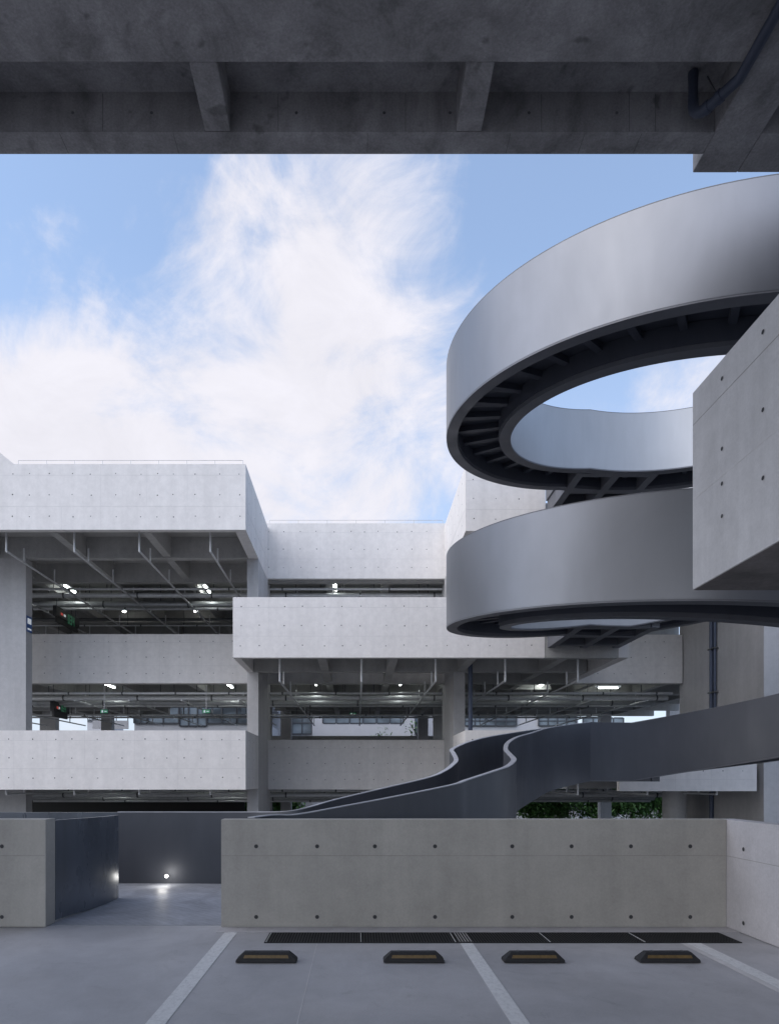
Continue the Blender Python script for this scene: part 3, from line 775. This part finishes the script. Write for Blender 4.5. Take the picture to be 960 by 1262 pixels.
mb.box(x0-2.6, x0-.06, yo-1.18, yo-1.12, W(hs+.951), W(hs+1.0), 'frame'); mb.build('balcony_rail', ofc)
sh = thing('apartment_block', (-20.6, 58, W(-3.85)), 'small grey block far behind the left deck beside the bright gap', 'building')
xa, _ = at(108, 0, 58); xb, _ = at(124, 0, 58)
mb = MB(); mb.box(xa, xb+.6, 58, 62, W(-3.85), W(5.2), 'render'); mb.build('wall', sh)
mb = MB()
for k in range(7): mb.box(xa+.05+k*.17, xa+.12+k*.17, 57.9, 57.97, W(4.95), W(6.6), 'frame')
mb.box(xa, xb+.6, 57.9, 57.97, W(6.605), W(6.7), 'frame'); mb.build('roof_screen', sh)
wb = thing('white_building', (1, 56, W(-3.85)), 'white rendered building with a ribbon window behind the balcony opening', 'building')
yw = 56.0
xa, _ = at(385, 0, yw); xb, _ = at(511, 0, yw); _, hl = at(0, 891.5, yw); _, hh = at(0, 881.5, yw)
w0, _ = at(398, 0, yw); w1, _ = at(497, 0, yw)
mb = MB(); mb.box(xa, xb, yw, yw+8, W(-3.85), W(hl), 'render'); mb.box(xa, w0, yw, yw+8, W(hl), W(hh), 'render'); mb.box(w1, xb, yw, yw+8, W(hl), W(hh), 'render'); mb.box(xa, xb, yw, yw+8, W(hh), W(7.0), 'render'); mb.build('wall', wb)
window(wb, w0, w1, yw+.03, hl, hh, 6, (0, 1))
mb = MB(); mb.box(at(318, 0, yw)[0], xa-.01, yw+1.2, yw+8, W(-3.85), W(6.6), 'render'); mb.build('wing', wb)
mb = MB(); mb.box(xb+.01, at(718, 0, yw)[0], yw+1.2, yw+8, W(-3.85), W(6.6), 'render'); mb.build('wing', wb)
window(wb, at(360, 0, yw+1)[0], at(384.5, 0, yw+1)[0], yw+1.15, 3.9, 6.2, 2)
window(wb, at(511.5, 0, yw+1)[0], at(526, 0, yw+1)[0], yw+1.15, 3.9, 6.2, 1)
for pa, pb, n in ((575, 640, 5), (668, 715, 4)):
    window(wb, at(pa, 0, yw)[0], at(pb, 0, yw)[0], yw+1.1, at(0, 893, yw)[1], at(0, 880, yw)[1], n, (0, .45, 1))
rb = thing('distant_office', (20, 62, W(-3.85)), 'pale distant building with a window strip behind the right deck', 'building')
xa, _ = at(718, 0, 62); xb, _ = at(768, 0, 62)
mb = MB(); mb.box(xa, xb, 62, 68, W(-3.85), W(4.6), 'render'); mb.build('wall', rb)
window(rb, xa, at(768, 0, 62)[0], 62.0, 4.7, 5.7, 4, (0, .5, 1))

# ------------------------------------------------------------------ trees beyond
def tree(x, y, h, crown_r, label, seed, n=2600, leaf=.13, group=None, base=-3.85):
    rnd = random.Random(seed); t = thing('tree', (x, y, W(base)), label, 'tree', group)
    z0 = W(base)
    mb = MB(); segs = [Vector((x, y, z0)), Vector((x+.06, y+.03, z0+h*.3)), Vector((x-.05, y, z0+h*.6)), Vector((x+.02, y, z0+h*.9))]
    def taper(pts, r0, r1):
        for i in range(len(pts)-1):
            ra = r0+(r1-r0)*i/(len(pts)-1); mb.tube([pts[i], pts[i+1]], ra, 'bark', 8)
    taper(segs, .11, .04); clumps = []
    for k in range(14):
        a = rnd.uniform(0, 6.28); hb = rnd.uniform(.25, .85); s = Vector((x, y, z0+h*hb)); rr = crown_r*rnd.uniform(.5, .95)*(1.15-.5*hb)
        e = s+Vector((math.cos(a)*rr, math.sin(a)*rr, h*rnd.uniform(.06, .2))); taper([s, s.lerp(e, .5)+Vector((0, 0, .1)), e], .035, .012); clumps.append(e); clumps.append(s.lerp(e, .6))
    clumps.append(Vector((x, y, z0+h*.97)))
    mb.build('trunk', t)
    lf = MB(); vs = []; fs = []
    for i in range(n):
        c = rnd.choice(clumps); p = c+Vector((rnd.gauss(0, .34), rnd.gauss(0, .34), rnd.gauss(0, .27)))*crown_r*.75
        d = Vector((rnd.gauss(0, 1), rnd.gauss(0, 1), rnd.gauss(0, .6))).normalized(); u = d.cross(Vector((0, 0, 1))).normalized(); s = leaf*rnd.uniform(.6, 1.3)
        o = len(vs); vs += [p-d*s, p+u*s*.4, p+d*s, p-u*s*.4]; fs.append((o, o+1, o+2, o+3))
    lf.add(vs, fs, 'leaf'); lf.build('crown', t)
for i, (px, y, h, r, lb) in enumerate(((652, 47.0, 4.4, 1.9, 'dense green tree left of the thin column under the ramp'), (690, 47.8, 4.6, 2.0, 'dense green tree behind the ramp beside the thin column, second from left'),
        (735, 47.2, 4.3, 1.8, 'dense green tree directly behind the thin column under the ramp'), (778, 47.6, 4.7, 2.0, 'dense green tree just right of the thin column'), (812, 47.1, 4.4, 1.6, 'dense green tree nearest the round column at right'),
        (300, 47.0, 4.2, 1.5, 'dark green tree glimpsed beneath the lowest deck by the left pier'), (345, 47.3, 4.2, 1.4, 'dark green tree just right of the left pier under the lowest deck'))):
    tree((px-440)/841*y, y, h, r, lb, 20+i, n=11000, leaf=.17)
tree(at(472, 0, 47)[0], 47, 7.5, 1.0, 'slim young tree before the white building, seen mid-opening', 41, n=500, leaf=.14)
tree(at(516, 0, 47)[0], 47, 8.0, 1.3, 'young tree at the right end of the white building', 42, n=800, leaf=.14)

# ------------------------------------------------------------------ sky, sun, camera
w = bpy.data.worlds.new('World'); sc.world = w; w.use_nodes = True; nt = w.node_tree
bg = nt.nodes['Background']
SUN_EL, SUN_AZ = R(46), R(240)       # azimuth clockwise from +Y: behind the camera, to the left
sky = N(nt, 'ShaderNodeTexSky', sky_type='NISHITA', sun_disc=False, sun_elevation=SUN_EL, sun_rotation=SUN_AZ, air_density=1.15, dust_density=1.2, ozone_density=1.3)
gen = N(nt, 'ShaderNodeTexCoord').outputs['Generated']
def blob(px, py, deg, wt):
    c = Vector(((px-440)/841, 1, (962-py)/841)).normalized()
    d = N(nt, 'ShaderNodeVectorMath', operation='DOT_PRODUCT'); L(nt, gen, d.inputs[0]); d.inputs[1].default_value = c
    r = N(nt, 'ShaderNodeMapRange', interpolation_type='SMOOTHSTEP'); r.inputs['From Min'].default_value = math.cos(R(deg)); r.inputs['From Max'].default_value = 1
    r.inputs['To Max'].default_value = wt; L(nt, d.outputs['Value'], r.inputs['Value']); return r.outputs['Result']
tot = None
for b in ((230, 540, 20, .7), (20, 580, 13, .6), (390, 420, 17, .55), (530, 345, 12, .44), (330, 260, 9, .12), (150, 620, 14, .4), (440, 540, 13, .2), (-250, 560, 25, .6), (900, 480, 18, .25), (80, 330, 16, -.7), (680, 260, 14, -.55)):
    v = blob(*b); tot = v if tot is None else mul(nt, tot, v, 'ADD')
n1_ = noise(nt, gen, 4.2, 9, .62, (1.0, 1.0, 1.0), .9)
n2_ = noise(nt, gen, 8.5, 10, .66, (1.0, 1.0, 1.5), .5)
dens = mul(nt, tot, mul(nt, ramp(nt, n1_, .3, .7, -.62, .62), ramp(nt, n2_, .3, .7, -.33, .33), 'ADD'), 'ADD')
cl = N(nt, 'ShaderNodeMapRange', interpolation_type='SMOOTHSTEP'); cl.inputs['From Min'].default_value = .02; cl.inputs['From Max'].default_value = 1.32; L(nt, dens, cl.inputs['Value'])
cf = mul(nt, cl.outputs['Result'], .97)
# cloud brightness: a little shading inside
shade = ramp(nt, n2_, .3, .75, .91, 1.03)
cc = N(nt, 'ShaderNodeVectorMath', operation='SCALE'); cc.inputs[0].default_value = (8.8, 8.65, 9.3); L(nt, shade, cc.inputs['Scale'])
# pale haze towards the horizon
sep = N(nt, 'ShaderNodeSeparateXYZ'); L(nt, gen, sep.inputs[0])
hz = ramp(nt, sep.outputs['Z'], .05, .6, .75, .2)
SKYGAIN = 1.0
sg = N(nt, 'ShaderNodeVectorMath', operation='MULTIPLY'); L(nt, sky.outputs['Color'], sg.inputs[0]); sg.inputs[1].default_value = (2.27, 2.44, 2.5)
m1 = N(nt, 'ShaderNodeMix', data_type='RGBA'); L(nt, hz, m1.inputs['Factor']); L(nt, sg.outputs[0], m1.inputs['A']); m1.inputs['B'].default_value = (6.3, 6.9, 9.0, 1)
m2 = N(nt, 'ShaderNodeMix', data_type='RGBA'); L(nt, cf, m2.inputs['Factor']); L(nt, m1.outputs['Result'], m2.inputs['A']); L(nt, cc.outputs[0], m2.inputs['B'])
L(nt, m2.outputs['Result'], bg.inputs['Color']); bg.inputs['Strength'].default_value = .105
sd = bpy.data.lights.new('sun', 'SUN'); sd.energy = 2.6; sd.angle = R(95); sd.color = (1, .915, .855)
so = bpy.data.objects.new('sun', sd); COL.objects.link(so)
dirv = Vector((math.sin(SUN_AZ)*math.cos(SUN_EL), math.cos(SUN_AZ)*math.cos(SUN_EL), math.sin(SUN_EL)))
so.rotation_euler = dirv.to_track_quat('Z', 'Y').to_euler()

cam = bpy.data.cameras.new('camera'); co = bpy.data.objects.new('camera', cam); COL.objects.link(co)
co.location = (0, 0, EYE); co.rotation_euler = (R(90), 0, 0)
cam.lens = 841/1262*36; cam.sensor_width = 36; cam.sensor_fit = 'AUTO'
cam.shift_x = 40/1262; cam.shift_y = 331/1262; cam.clip_start = .05; cam.clip_end = 3000
sc.camera = co
sc.view_settings.view_transform = 'Standard'; sc.view_settings.look = 'None'; sc.view_settings.exposure = 0; sc.view_settings.gamma = 1
sc.cycles.max_bounces = 8; sc.cycles.diffuse_bounces = 5; sc.cycles.use_denoising = True
